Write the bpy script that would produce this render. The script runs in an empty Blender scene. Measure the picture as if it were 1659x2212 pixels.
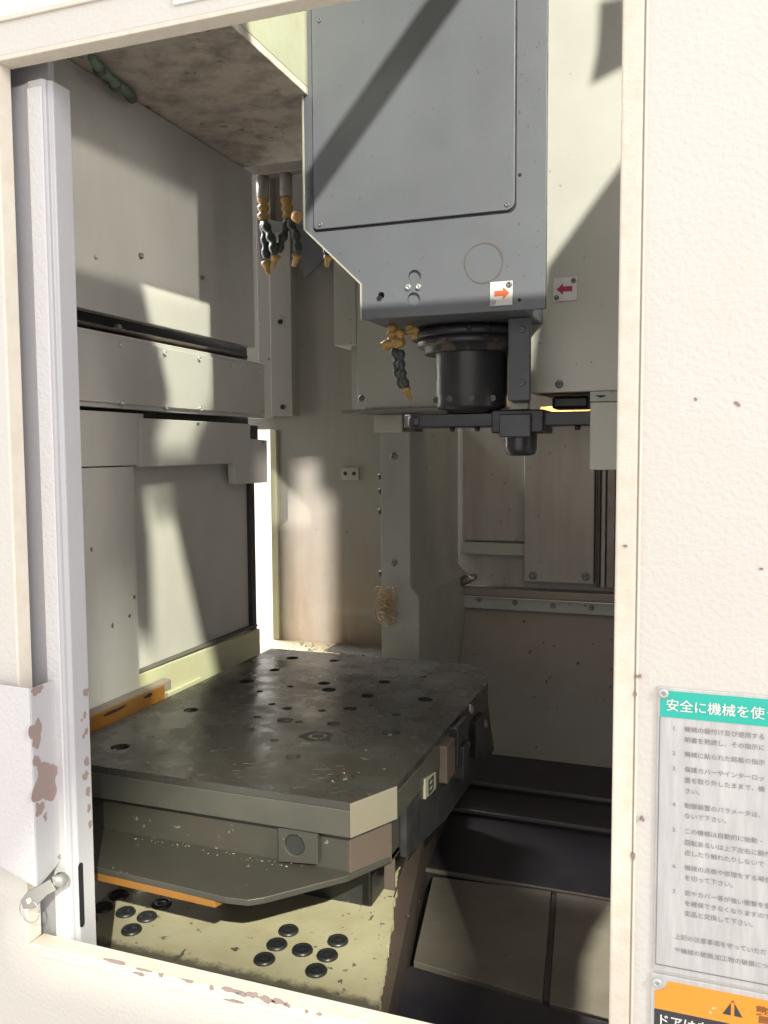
import bpy, bmesh, math, random
from mathutils import Vector, Matrix, noise
from mathutils.geometry import tessellate_polygon
random.seed(7)
S = bpy.context.scene
COL = S.collection
R = math.radians

# ------------------------------------------------------------------ camera
CAMP = Vector((0, 0, 1.45))
FPX = 1845.0                                   # focal length for a picture 1659 x 2212
yaw, pit, rol = R(19.98), R(-4.123), R(-.3365)
fw = Vector((-math.sin(yaw)*math.cos(pit), math.cos(yaw)*math.cos(pit), math.sin(pit)))
rt = Vector((math.cos(yaw), math.sin(yaw), 0))
up = rt.cross(fw)
rt, up = math.cos(rol)*rt + math.sin(rol)*up, -math.sin(rol)*rt + math.cos(rol)*up
cam = bpy.data.cameras.new('camera')
cam.sensor_fit = 'VERTICAL'; cam.sensor_height = 24; cam.lens = 24*FPX/2212
cam.clip_start = .02; cam.clip_end = 60
co = bpy.data.objects.new('camera', cam); COL.objects.link(co)
m3 = Matrix((rt, up, -fw)).transposed()
co.matrix_world = Matrix.Translation(CAMP) @ m3.to_4x4()
S.camera = co

def at(px, py, ax, v):
    """survey a point of the photograph onto an axis-parallel plane of the machine"""
    d = fw + rt*((px-829.5)/FPX) + up*((1106-py)/FPX)
    i = 'xyz'.index(ax)
    return CAMP + d*((v-CAMP[i])/d[i])
def yz(x, *pts): return [(round(p.y, 4), round(p.z, 4)) for p in (at(a, b, 'x', x) for a, b in pts)]
def xz(y, *pts): return [(round(p.x, 4), round(p.z, 4)) for p in (at(a, b, 'y', y) for a, b in pts)]
def xy(z, *pts): return [(round(p.x, 4), round(p.y, 4)) for p in (at(a, b, 'z', z) for a, b in pts)]

# ------------------------------------------------------------------ world, lamps, exposure
W = bpy.data.worlds.new('World'); S.world = W; W.use_nodes = True
W.node_tree.nodes['Background'].inputs[0].default_value = (1, .975, .96, 1)
W.node_tree.nodes['Background'].inputs[1].default_value = 1.45
S.view_settings.view_transform = 'Standard'; S.view_settings.look = 'None'
S.view_settings.exposure = 0; S.view_settings.gamma = 1
S.cycles.max_bounces = 10; S.cycles.diffuse_bounces = 6
S.cycles.sample_clamp_indirect = 4

def area(name, loc, target, power, sx, sy, col=(1, 1, 1)):
    l = bpy.data.lights.new(name, 'AREA'); l.energy = power; l.color = col
    l.shape = 'RECTANGLE'; l.size = sx; l.size_y = sy
    o = bpy.data.objects.new(name, l); COL.objects.link(o); o.location = loc
    o.rotation_euler = (Vector(target)-Vector(loc)).to_track_quat('-Z', 'Y').to_euler(); return o
def spot(name, loc, target, power, half, radius=.03, blend=.15, col=(1, 1, 1)):
    l = bpy.data.lights.new(name, 'SPOT'); l.energy = power; l.color = col
    l.spot_size = R(2*half); l.spot_blend = blend; l.shadow_soft_size = radius
    o = bpy.data.objects.new(name, l); COL.objects.link(o); o.location = loc
    o.rotation_euler = (Vector(target)-Vector(loc)).to_track_quat('-Z', 'Y').to_euler(); return o

WARMG = (.97, .99, .80)
L_floor = Vector((1.4, -2.25, 3.2))
spot('high_bay_lamp_floor', L_floor, (-.60, 1.35, .72), 2300, 6.0, .012, .05, WARMG)
L_head = Vector((2.05, -3.0, 4.35))
spot('high_bay_lamp_head', L_head, (-.40, 1.47, 2.02), 2300, 4.6, .045, .06, (1, .99, .88))
# lamps that light the left wall through mask holes cut to shape their patches: direction from the wall towards each lamp
L_b = Vector((-.95, 1.45, 1.65)) + Vector((.87, -.40, 1))*2.3
L_e = Vector((-.95, 1.40, 1.15)) + Vector((.87, -.26, 1))*2.6
L_a = Vector((-.95, 1.35, 1.85)) + Vector((3.2, -1.0, 1))*.95
L_p = Vector((-1.03, 2.2, 1.1)) + Vector((.35, -1, .35))*3.05
spot('roof_lamp_upper', L_b, (-.93, 1.46, 1.66), 980, 6.5, .019, .05, WARMG)
spot('roof_lamp_lower', L_e, (-.95, 1.40, 1.13), 1250, 7.0, .015, .05, WARMG)
spot('side_lamp', L_a, (-.95, 1.34, 1.85), 120, 5.5, .014, .05, (1, .98, .84))
L_a2 = L_a + Vector((0, -.045, -.004))
spot('side_lamp_second', L_a2, (-.95, 1.38, 1.85), 120, 5.5, .014, .05, (1, .98, .84))
L_t = Vector((-.12, 1.4, .592)) + Vector((.75, 0, 1))*2.6
spot('tray_patch_light', L_t, (-.12, 1.4, .592), 1150, 5.5, .0028, .1, WARMG)  # added spot for the bright patch on the tray plates
spot('rear_wall_lamp', L_p, (-1.025, 2.2, 1.10), 1400, 5.6, .006, .02, (1, .93, .84))
area('slot_wall_light', (-2.0, 2.6, 2.75), (-2.05, 3.3, 1.0), 200, .8, .8)  # added to whiten the wall seen through the left slot

area('panel_texture_light', (2.6, -.55, 2.7), (0, .8, 1.5), 60, .3, 1.4, (1, .97, .93))  # added grazing light that brings out the front panel texture

# ------------------------------------------------------------------ materials
def mat(name, col, rough=.5, metal=0, dirt=None, dirt_amt=0, dirt_scale=6, stretch=(1, 1, 1), spot_col=None, spot_amt=0,
        spot_scale=60, bump=0, bump_scale=300, var=.06, rough_var=.1, spec=.5, chips=None, grain=0, low=None, edge=None):
    m = bpy.data.materials.new(name); m.use_nodes = True
    nt = m.node_tree; N = nt.nodes; Lk = nt.links; b = N['Principled BSDF']
    def n(t, **k):
        o = N.new(t)
        for a, v in k.items(): setattr(o, a, v)
        return o
    tc = n('ShaderNodeNewGeometry')
    pos = tc.outputs['Position']
    def noise_(scale, detail=4, rough_=.6, st=None):
        src = pos
        if st:
            mp = n('ShaderNodeMapping'); mp.inputs['Scale'].default_value = st
            Lk.new(src, mp.inputs['Vector']); src = mp.outputs[0]
        x = n('ShaderNodeTexNoise'); x.inputs['Scale'].default_value = scale
        x.inputs['Detail'].default_value = detail; x.inputs['Roughness'].default_value = rough_
        Lk.new(src, x.inputs['Vector']); return x.outputs['Fac']
    def ramp(src, lo, hi, a=0., bb=1.):
        r = n('ShaderNodeMapRange'); r.inputs['From Min'].default_value = lo; r.inputs['From Max'].default_value = hi
        r.inputs['To Min'].default_value = a; r.inputs['To Max'].default_value = bb
        Lk.new(src, r.inputs['Value']); return r.outputs[0]
    def mix(fac, a, c):
        x = n('ShaderNodeMix', data_type='RGBA')
        if isinstance(fac, (int, float)): x.inputs[0].default_value = fac
        else: Lk.new(fac, x.inputs[0])
        for s, v in ((6, a), (7, c)):
            if isinstance(v, tuple): x.inputs[s].default_value = (*v, 1)
            else: Lk.new(v, x.inputs[s])
        return x.outputs[2]
    c = col
    hi = tuple(min(1, k*(1+var)) for k in col); lo = tuple(k*(1-var) for k in col)
    c = mix(ramp(noise_(3.1, 5), .3, .7), lo, hi)
    if dirt and dirt_amt:
        c = mix(ramp(noise_(dirt_scale, 7, .65, stretch), .42, .72, 0, dirt_amt), c, dirt)
    if low:                                          # grime that gathers below a height: (z_low, z_high, colour, amount)
        sx = n('ShaderNodeSeparateXYZ'); Lk.new(pos, sx.inputs[0])
        g = ramp(sx.outputs['Z'], low[0], low[1], low[3], 0)
        mu = n('ShaderNodeMath', operation='MULTIPLY'); Lk.new(g, mu.inputs[0]); Lk.new(ramp(noise_(9, 7, .7, (1, 1, .35)), .3, .65), mu.inputs[1])
        c = mix(mu.outputs[0], c, low[2])
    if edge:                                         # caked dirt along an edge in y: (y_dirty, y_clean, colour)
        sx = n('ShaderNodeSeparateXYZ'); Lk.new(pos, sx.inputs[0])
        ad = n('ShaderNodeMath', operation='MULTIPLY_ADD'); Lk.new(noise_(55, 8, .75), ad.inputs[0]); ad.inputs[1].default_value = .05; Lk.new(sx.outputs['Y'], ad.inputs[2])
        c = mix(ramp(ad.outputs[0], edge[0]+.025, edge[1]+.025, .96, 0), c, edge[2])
    if spot_col and spot_amt:
        c = mix(ramp(noise_(spot_scale, 3, .5), .70-spot_amt*.1, .74-spot_amt*.08, 0, .8), c, spot_col)
    if chips:
        c = mix(ramp(noise_(chips[1], 4, .6), chips[2], chips[2]+.02), c, chips[0])
    if grain:
        c = mix(ramp(noise_(900, 2, .5), .25, .75, grain, 0), c, tuple(k*.35 for k in col))
    if isinstance(c, tuple): b.inputs['Base Color'].default_value = (*c, 1)
    else: Lk.new(c, b.inputs['Base Color'])
    Lk.new(ramp(noise_(14, 5), .25, .75, max(.03, rough-rough_var), min(1, rough+rough_var)), b.inputs['Roughness'])
    b.inputs['Metallic'].default_value = metal
    b.inputs['Specular IOR Level'].default_value = spec
    if bump:
        bp = n('ShaderNodeBump'); bp.inputs['Strength'].default_value = bump; bp.inputs['Distance'].default_value = .002
        Lk.new(noise_(bump_scale, 2, .45), bp.inputs['Height']); Lk.new(bp.outputs[0], b.inputs['Normal'])
    return m

BR = (.16, .11, .075)
M = {}
M['cream'] = mat('cream_textured_paint', (0.659, 0.632, 0.587), .42, bump=0.45, bump_scale=190, var=.02, dirt=(.62, .55, .47), dirt_amt=.22, dirt_scale=2.2, spot_col=(.5, .38, .3), spot_amt=.0, spot_scale=90)
M['cream_smooth'] = mat('cream_smooth_paint', (0.778, 0.719, 0.622), .4, var=.04, dirt=(.62, .5, .36), dirt_amt=.35, dirt_scale=40, bump=.12, bump_scale=400)
M['cream_jamb'] = mat('peach_cream_paint', (0.724, 0.666, 0.571), .45, var=.04, dirt=(.6, .45, .3), dirt_amt=.4, dirt_scale=60, bump=.2, bump_scale=500)
M['door'] = mat('lavender_grey_paint', (0.490, 0.483, 0.507), .35, var=.03, bump=.18, bump_scale=260, dirt=(.4, .33, .3), dirt_amt=.12, dirt_scale=18)
M['door_ridge'] = mat('pale_ridge_paint', (0.636, 0.612, 0.621), .35, var=.03, bump=.5, bump_scale=200)
M['chip'] = mat('bare_primer_chip', (0.306, 0.230, 0.216), .7, var=.15)
M['wall'] = mat('inner_wall_paint', (0.482, 0.461, 0.432), .42, dirt=(.30, .26, .20), dirt_amt=.35, dirt_scale=5, stretch=(1, 1, .4), spot_col=(.13, .10, .07), spot_amt=0, spot_scale=55, grain=.25, bump=.1, bump_scale=90)
M['wall_low'] = mat('lower_wall_paint', (0.360, 0.338, 0.295), .45, dirt=(.28, .23, .16), dirt_amt=.5, dirt_scale=7, stretch=(1, 1, .3), spot_col=(.12, .09, .06), spot_amt=0, spot_scale=60, grain=.3, bump=.12, bump_scale=90)
M['ceiling'] = mat('sooty_ceiling_paint', (0.593, 0.521, 0.454), .6, dirt=(.10, .07, .05), dirt_amt=.75, dirt_scale=22, spot_col=(.05, .035, .03), spot_amt=0.35, spot_scale=34, grain=.4)
M['yellowed'] = mat('yellowed_paint', (0.474, 0.467, 0.318), .5, dirt=(.45, .38, .2), dirt_amt=.5, dirt_scale=14, grain=.2)
M['back'] = mat('rear_wall_paint', (.272, .262, .24), .5, dirt=(.20, .165, .12), dirt_amt=.35, dirt_scale=7, stretch=(2.5, 1, .25), spot_col=(.1, .07, .05), spot_amt=.05, grain=.3,
                low=(.9, 1.36, (.20, .125, .065), 1.0))
M['back_right'] = mat('rear_panel_paint', (0.360, 0.341, 0.309), .5, dirt=(.18, .13, .10), dirt_amt=.4, dirt_scale=8, stretch=(2.5, 1, .25), spot_col=(.09, .06, .05), spot_amt=0.03, grain=.35)
M['chute'] = mat('chute_sheet', (0.256, 0.232, 0.205), .55, dirt=(.19, .15, .11), dirt_amt=.35, dirt_scale=9, spot_col=(.07, .05, .04), spot_amt=0.05, spot_scale=45, grain=.35)
M['leg'] = mat('column_paint', (0.362, 0.372, 0.339), .45, dirt=(.24, .19, .13), dirt_amt=.35, dirt_scale=8, stretch=(1, 1, .4), spot_col=(.10, .07, .05), spot_amt=0.12, grain=.3)
M['cover'] = mat('guard_paint', (0.488, 0.476, 0.419), .42, dirt=(.4, .36, .29), dirt_amt=.2, dirt_scale=4, spot_col=(.2, .16, .12), spot_amt=0.02, grain=.2, bump=.08, bump_scale=120)
M['head'] = mat('blue_grey_paint', (0.139, 0.147, 0.162), .42, dirt=(.125, .13, .14), dirt_amt=.5, dirt_scale=6, stretch=(1.6, 1, .22), spot_col=(.07, .07, .08), spot_amt=0.05, spot_scale=80, grain=.25, bump=.08, bump_scale=150)
M['dark'] = mat('black_oily_metal', (0.017, 0.017, 0.019), .4, var=.2, dirt=(.06, .055, .055), dirt_amt=.4, dirt_scale=30, grain=.3)
M['dark2'] = mat('dark_way_cover', (0.032, 0.029, 0.040), .38, var=.2, dirt=(.07, .06, .05), dirt_amt=.5, dirt_scale=14, grain=.4, spot_col=(.2, .18, .15), spot_amt=0.03, spot_scale=150)
M['steel_dull'] = mat('dull_steel_sheet', (0.246, 0.212, 0.180), .42, metal=.25, var=.12, dirt=(.11, .09, .07), dirt_amt=.5, dirt_scale=8, grain=.35, spot_col=(.45, .42, .36), spot_amt=.02, spot_scale=120)
M['pallet'] = mat('oily_pallet_steel', (0.051, 0.049, 0.043), .27, metal=.35, var=.25, dirt=(.052, .034, .028), dirt_amt=0.75, dirt_scale=9, spot_col=(.2, .19, .165), spot_amt=0.16, spot_scale=70, rough_var=0.26, grain=.3, bump=.1, bump_scale=60, spec=.6)
M['pallet_side'] = mat('pallet_edge_steel', (0.058, 0.056, 0.048), .42, metal=.2, var=.15, dirt=(.09, .075, .06), dirt_amt=.5, dirt_scale=20, grain=.3)
M['skirt'] = mat('oily_skirt_steel', (0.053, 0.050, 0.042), .4, metal=.2, var=.18, dirt=(.06, .045, .036), dirt_amt=.6, dirt_scale=9, spot_col=(.2, .2, .17), spot_amt=.05, spot_scale=90, grain=.3)
M['land'] = mat('corner_land_steel', (0.200, 0.176, 0.137), .45, metal=.15, var=.1, dirt=(.2, .16, .12), dirt_amt=.5, dirt_scale=26, grain=.3)
M['brown'] = mat('rusty_brown_steel', (0.080, 0.058, 0.048), .6, var=.2, dirt=(.08, .055, .045), dirt_amt=.5, dirt_scale=16, grain=.3)
M['nose'] = mat('spindle_metal', (.05, .05, .055), .33, metal=.3, var=.2, dirt=(.09, .085, .08), dirt_amt=.4, dirt_scale=25, grain=.3)
M['flange'] = mat('flange_wear_and_reflection', (.05, .048, .055), .4, metal=.2, chips=((.15, .115, .105), 15, .60), grain=.3)  # chips mix worn paint with a pinkish reflection put into the colour
M['black'] = mat('black_rubber', (.02, .02, .022), .38, var=.2)
M['hole'] = mat('dark_hole', (.012, .011, .011), .8)
M['orange_nozzle'] = mat('orange_nozzle_plastic', (0.403, 0.245, 0.075), .45, dirt=(.2, .12, .05), dirt_amt=.4, dirt_scale=60)
M['hose'] = mat('black_green_hose', (.035, .045, .04), .45, var=.2)
M['orange'] = mat('orange_rail_paint', (0.196, 0.082, 0.012), .5, dirt=(.13, .07, .03), dirt_amt=.6, dirt_scale=22, spot_col=(.05, .03, .02), spot_amt=.5, spot_scale=50)
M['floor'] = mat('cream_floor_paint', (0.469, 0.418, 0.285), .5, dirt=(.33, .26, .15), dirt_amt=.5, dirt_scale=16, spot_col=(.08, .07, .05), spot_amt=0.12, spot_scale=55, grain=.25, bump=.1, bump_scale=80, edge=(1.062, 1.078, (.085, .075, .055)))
M['grime'] = mat('caked_grime', (.10, .092, .075), .8, var=.25, dirt=(.05, .045, .04), dirt_amt=.5, dirt_scale=60, bump=.6, bump_scale=220)
M['bolt'] = mat('bolt_steel', (.20, .19, .185), .4, metal=.5, var=.2)
M['screw'] = mat('zinc_screw', (.5, .49, .47), .35, metal=.5, var=.1)
M['alu'] = mat('aluminium_plate', (0.554, 0.544, 0.539), .38, metal=.25, var=.04, dirt=(.8, .78, .76), dirt_amt=.5, dirt_scale=24, stretch=(5, 1, .6))
M['plate_white'] = mat('white_arrow_plate', (.66, .64, .60), .4, var=.05, dirt=(.4, .36, .3), dirt_amt=.3, dirt_scale=40)
M['sign_white'] = mat('white_sign_plate', (0.817, 0.798, 0.779), .4, var=.01)
M['red_print'] = mat('red_arrow_print', (.33, .02, .06), .5)
M['orange_print'] = mat('orange_arrow_print', (.62, .12, .03), .5)
M['green_print'] = mat('green_print', (.03, .48, .38), .5, var=.05, chips=((.45, .70, .62), 60, .78))
M['grey_print'] = mat('grey_text_print', (.25, .225, .235), .6, var=.25)
M['white_print'] = mat('white_text_print', (.80, .83, .78), .6)
M['orange_sign'] = mat('orange_sign_print', (.86, .34, .035), .5, var=.05, spot_col=(.95, .6, .4), spot_amt=.15, spot_scale=150)
M['black_sign'] = mat('black_sign_print', (.06, .055, .065), .5, var=.3, chips=((.5, .48, .45), 90, .66))
M['brown_print'] = mat('brown_text_print', (.30, .11, .03), .5)
M['rust_ring'] = mat('rust_ring', (.13, .10, .085), .7, var=.3)
M['swarf'] = mat('tan_swarf', (0.315, 0.223, 0.133), .6, var=.25)
M['white_wall'] = mat('white_workshop_wall', (.82, .80, .76), .7, var=.02)
M['green_bit'] = mat('green_cable_jacket', (.15, .22, .15), .5, var=.25, dirt=(.05, .05, .04), dirt_amt=.6, dirt_scale=60)
M['peach'] = mat('peach_leak_and_plug', (.85, .5, .22), .6, var=.15, chips=((.6, .25, .08), 120, .6))  # strip's warm colour stands in for leaking light; the plug shares it
M['pale_side'] = mat('pale_skylight_paint', (.34, .345, .265), .5, dirt=(.3, .26, .16), dirt_amt=.5, dirt_scale=14, grain=.2)
M['cover_shaded'] = mat('shaded_blue_grey_paint', (.085, .09, .10), .45, var=.1, dirt=(.06, .06, .06), dirt_amt=.4, dirt_scale=12, grain=.3)  # blue grey darkened for the shade under the head
M['tag'] = mat('brass_tag', (0.293, 0.275, 0.211), .45, metal=.2, var=.1)
M['floor_conc'] = mat('workshop_floor', (.56, .54, .50), .8)

# ------------------------------------------------------------------ builders
class MB:
    def __init__(s): s.bm = bmesh.new()
    def prism(s, ax, outer, d0, d1, holes=()):
        """polygon in the plane across axis ax (u, v in xyz order), filled between d0 and d1"""
        f = {'x': lambda u, v, d: (d, u, v), 'y': lambda u, v, d: (u, d, v), 'z': lambda u, v, d: (u, v, d)}[ax]
        bm = s.bm; loops = [list(outer)] + [list(h) for h in holes]
        rows = []
        for d in (d0, d1): rows.append([[bm.verts.new(f(u, v, d)) for u, v in lp] for lp in loops])
        flat = [[v for lp in r for v in lp] for r in rows]
        if holes:
            tris = tessellate_polygon([[Vector((u, v, 0)) for u, v in lp] for lp in loops])
            for r in flat:
                for t in tris:
                    try: bm.faces.new([r[i] for i in t])
                    except ValueError: pass
        else:
            for r in flat: bm.faces.new(r)
        for a, b in zip(rows[0], rows[1]):
            k = len(a)
            for i in range(k): bm.faces.new((a[i], a[(i+1) % k], b[(i+1) % k], b[i]))
        return s
    def box(s, x0, x1, y0, y1, z0, z1):
        return s.prism('z', [(x0, y0), (x1, y0), (x1, y1), (x0, y1)], z0, z1)
    def lathe(s, c, prof, seg=32, axis='z', smooth=True):
        bm = s.bm; c = Vector(c); rings = []
        for r, h in prof:
            ring = []
            for k in range(seg):
                a = 2*math.pi*k/seg; p = (r*math.cos(a), r*math.sin(a), h)
                if axis == 'y': p = (p[0], h, p[1])
                elif axis == 'x': p = (h, p[0], p[1])
                ring.append(bm.verts.new(c+Vector(p)))
            rings.append(ring)
        for a, b in zip(rings, rings[1:]):
            for k in range(seg):
                fc = bm.faces.new((a[k], a[(k+1) % seg], b[(k+1) % seg], b[k])); fc.smooth = smooth
        for r in (rings[0], rings[-1]): bm.faces.new(r)
        return s
    def tube(s, pts, rads, seg=12):
        bm = s.bm; pts = [Vector(p) for p in pts]
        if not hasattr(rads, '__len__'): rads = [rads]*len(pts)
        rings = []; side = None
        for i, p in enumerate(pts):
            t = (pts[min(i+1, len(pts)-1)]-pts[max(i-1, 0)]).normalized()
            if side is None: side = t.orthogonal().normalized()
            side = (side-t*side.dot(t)).normalized(); o = t.cross(side)
            rings.append([bm.verts.new(p+rads[i]*(math.cos(2*math.pi*k/seg)*side+math.sin(2*math.pi*k/seg)*o)) for k in range(seg)])
        for a, b in zip(rings, rings[1:]):
            for k in range(seg):
                fc = bm.faces.new((a[k], a[(k+1) % seg], b[(k+1) % seg], b[k])); fc.smooth = True
        for r in (rings[0], rings[-1]): bm.faces.new(r)
        return s
    def quad(s, *p): s.bm.faces.new([s.bm.verts.new(q) for q in p]); return s
    def build(s, name, m, parent=None, bevel=0, seg=2):
        bmesh.ops.recalc_face_normals(s.bm, faces=s.bm.faces)
        me = bpy.data.meshes.new(name); s.bm.to_mesh(me); s.bm.free()
        me.materials.append(M[m]); o = bpy.data.objects.new(name, me); COL.objects.link(o)
        if parent: o.parent = parent
        if bevel:
            b = o.modifiers.new('bevel', 'BEVEL'); b.width = bevel; b.segments = seg; b.limit_method = 'ANGLE'; b.angle_limit = R(40)
        return o
def tag(o, label, cat, group=None, kind=None):
    o['label'] = label; o['category'] = cat
    if group: o['group'] = group
    if kind: o['kind'] = kind
    return o
def struct(o): o['kind'] = 'structure'; return o
def thing(name, label, cat, loc=(0, 0, 0), group=None):
    o = bpy.data.objects.new(name, None); COL.objects.link(o); o.empty_display_size = .02
    return tag(o, label, cat, group)
def rect(u0, u1, v0, v1): return [(u0, v0), (u1, v0), (u1, v1), (u0, v1)]
def circ(u, v, r, n=16): return [(u+r*math.cos(2*math.pi*k/n), v+r*math.sin(2*math.pi*k/n)) for k in range(n)]
def blob(u, v, ru, rv, n=18, rough=.35, seed=0):
    o = []
    for k in range(n):
        a = 2*math.pi*k/n
        f = 1+rough*(noise.noise(Vector((math.cos(a)*1.2+seed*7.1, math.sin(a)*1.2, seed*3.3)))*1.6+.35*noise.noise(Vector((math.cos(a)*4+seed*3.1, math.sin(a)*4, seed*1.3))))
        o.append((u+ru*f*math.cos(a), v+rv*f*math.sin(a)))
    return o
def jag(a, b, n, amp, seed=0):
    """points from a towards b (b left out) with an uneven edge"""
    o = []; dx, dy = b[0]-a[0], b[1]-a[1]; L = math.hypot(dx, dy)
    for k in range(n):
        t = k/n; q = amp*(noise.noise(Vector((t*n*.55+seed*9, seed*1.7, .3)))+.5*noise.noise(Vector((t*n*1.7+seed*5, seed, 2.3)))) if k else 0
        o.append((a[0]+dx*t-dy/L*q, a[1]+dy*t+dx/L*q))
    return o
_bolt = {}
def bolt(parent, p, axis, r=.008, h=.005, m='bolt', name='bolt'):
    """domed socket-head screw, its head standing off the face towards -axis side (or + for 'x')"""
    key = (axis, r, h, m)
    if key not in _bolt:
        b = MB(); sg = 1 if axis == 'x' else -1
        b.lathe((0, 0, 0), [(r, -.001*sg), (r, h*.45*sg), (r*.75, h*.9*sg), (r*.42, h*sg), (r*.40, h*.35*sg), (r*.02, h*.3*sg)], 14, axis)
        o = b.build(name, m, parent); _bolt[key] = o.data
    else:
        o = bpy.data.objects.new(name, _bolt[key]); COL.objects.link(o); o.parent = parent
    o.location = p; return o

# ------------------------------------------------------------------ setting outside the machine
struct(MB().box(-4, 4, -4, 6, -.05, 0).build('floor', 'floor_conc'))
struct(MB().box(-2.75, -2.65, .9, 6, 0, 3.2).build('workshop_wall', 'white_wall'))
struct(MB().box(-2.65, 1.2, 5.4, 5.5, 0, 3.2).build('workshop_wall', 'white_wall'))

# ------------------------------------------------------------------ enclosure front
fp = thing('machine_enclosure', 'cream textured sheet metal front of the machine around its open doorway', 'machine panel')
OX0, OX1, OZ0, OZ1 = -.762, -.066, .845, 1.901
MB().prism('y', rect(-1.5, 1.5, .1, 2.03), .80, .82, [rect(OX0, OX1, OZ0, OZ1)]).build('front_sheet', 'cream', fp, .0015, 3)
MB().box(-.0665, -.0475, .797, .8235, .845, 1.901).build('jamb_trim', 'cream_jamb', fp, .0025, 3)
MB().box(-.0465, -.0445, .7965, .81, .80, 2.02).build('jamb_bead', 'cream_smooth', fp, .0007)
MB().box(-.7600, -.0680, .8005, .826, .838, .8462).build('sill_trim', 'cream_smooth', fp, .0015, 3)
MB().box(-.74, -.05, .7965, .80, .8365, .8425).build('sill_hem', 'cream_smooth', fp, .0014, 3)
MB().box(-.766, -.7600, .8005, .8225, .8462, 1.90).build('side_trim', 'cream_smooth', fp, .001, 2)
MB().box(-.7600, -.0680, .8005, .8235, 1.8965, 1.9025).build('head_trim', 'cream_jamb', fp, .001, 2)
k = 0
for (px, py, w, h) in [(250, 2079, 60, 7), (310, 2096, 36, 5), (346, 2107, 14, 9), (405, 2120, 26, 6), (455, 2134, 12, 8), (500, 2140, 40, 10), (522, 2148, 24, 8), (545, 2150, 30, 11), (575, 2160, 30, 12),
                       (600, 2164, 30, 10), (620, 2172, 14, 8), (663, 2186, 10, 6), (300, 2105, 24, 5), (505, 2163, 40, 6), (690, 2192, 16, 5)]:
    # chips on the top of the sill and along its hem
    if py-2010 > (px-78)*.245+40 or True:
        q = at(px, py, 'y', .7955)
        z0 = .0012
        MB().prism('y', blob(q.x, q.z, w*.00026, h*.00030, 16, .5, k), .7957, .7966).build('paint_chip', 'chip', fp)
    k += 1
for (px, py, w, h) in [(1593, 872, 6, 5), (1380, 1462, 7, 4), (1372, 1500, 4, 4), (1369, 1850, 4, 8), (1503, 862, 3, 3), (1386, 1770, 4, 5), (1645, 1230, 4, 3), (1350, 1180, 5, 3)]:
    q = at(px, py, 'y', .7955)
    MB().prism('y', blob(q.x, q.z, w*.0004, h*.0004, 12, .6, k), .7958 if px < 1400 else .7994, .80).build('paint_chip', 'chip', fp); k += 1

# sign plates
def sign_plate(label, x0, x1, z0, z1, inset):
    t = thing('sign_plate', label, 'sign', group='white plates above the doorway')
    MB().box(x0, x1, .797, .80, z0, z1).build('plate', 'sign_white', t, .001)
    if inset:
        for a in (rect(x0+.008, x1-.008, z0+.008, z0+.0088), rect(x0+.008, x0+.0088, z0+.0088, z1)):
            MB().prism('y', a, .7966, .7972).build('border_line', 'alu', t)
    return t
sp = sign_plate('white plate above the doorway corner with a rusty lower edge', -1.0, -.545, 1.942, 2.025, False)
MB().box(-1.0, -.545, .7966, .7995, 1.9375, 1.942).build('rusty_edge', 'cream_jamb', sp)
sign_plate('white plate with a grey border line above the doorway', -.521, -.2, 1.915, 2.025, True)

def text(body, x, z, size, y, m, parent, pitch=None, bold=0, name='lettering', sx=1.0):
    """print standing on a plate facing the operator"""
    c = bpy.data.curves.new(name, 'FONT'); c.body = body; c.size = size; c.offset = bold; c.resolution_u = 2
    if pitch: c.space_character = pitch
    t = bpy.data.objects.new(name, c); COL.objects.link(t)
    bpy.context.view_layer.update()
    me = bpy.data.meshes.new_from_object(t); COL.objects.unlink(t); bpy.data.objects.remove(t)
    me.materials.clear(); me.materials.append(M[m])
    o = bpy.data.objects.new(name, me); COL.objects.link(o); o.parent = parent
    o.location = (x, y, z); o.rotation_euler = (R(90), 0, 0); o.scale = (sx, 1, 1); return o

ss = thing('safety_sign', 'aluminium safety notice with a green title band on the right front panel', 'sign')
MB().box(-.0275, .26, .7975, .80, .9685, 1.2355).build('plate', 'alu', ss, .0008)
MB().box(-.0250, .258, .7968, .7978, 1.2085, 1.2325).build('title_band', 'green_print', ss)
for a in (rect(-.0255, -.0248, .9745, 1.2085), rect(-.0248, .258, .9745, .9752)):
    MB().prism('y', a, .7969, .7978).build('border_line', 'grey_print', ss)
bolt(ss, (-.0225, .7972, 1.2300), 'y', .0046, .003, 'alu', 'rivet')
for du, dw, dy_ in ((0, 0, 0), (.00028, 0, .00005), (0, .0002, .0001), (.00028, .0002, .00015)):
    text('安全に機械を使う', -.0205+du, 1.2155+dw, .0117, .7964-dy_, 'white_print', ss)
rows = [(1575, '1', '機械の据付け及び使用する'), (1598, '', '明書を熟読し、その指示に'), (1629, '2', '機械に貼られた銘板の指示'), (1662, '3', '保護カバーやインターロッ'),
        (1685, '', '置を取り外したままで、機'), (1708, '', 'さい。'), (1740, '4', '制御装置のパラメータは、'), (1762, '', 'ないで下さい。'), (1795, '5', 'この機械は自動的に始動・'),
        (1820, '', '回転あるいは上下左右に動作'), (1842, '', '近したり触れたりしないで'), (1874, '6', '機械の点検や修理をする場合'), (1896, '', 'を切って下さい。'),
        (1929, '7', '窓やカバー等が強い衝撃を受'), (1951, '', 'を確保できなくなりますので'), (1973, '', '定品と交換して下さい。')]
for py, num, tx in rows:
    q = at(1484, py, 'y', .797)
    if num: text(num + '.', q.x-.0125, q.z-.0022, .0052, .7967, 'grey_print', ss)
    text(tx, q.x-.0023, q.z-.0022, .00555, .7967, 'grey_print', ss)
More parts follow.
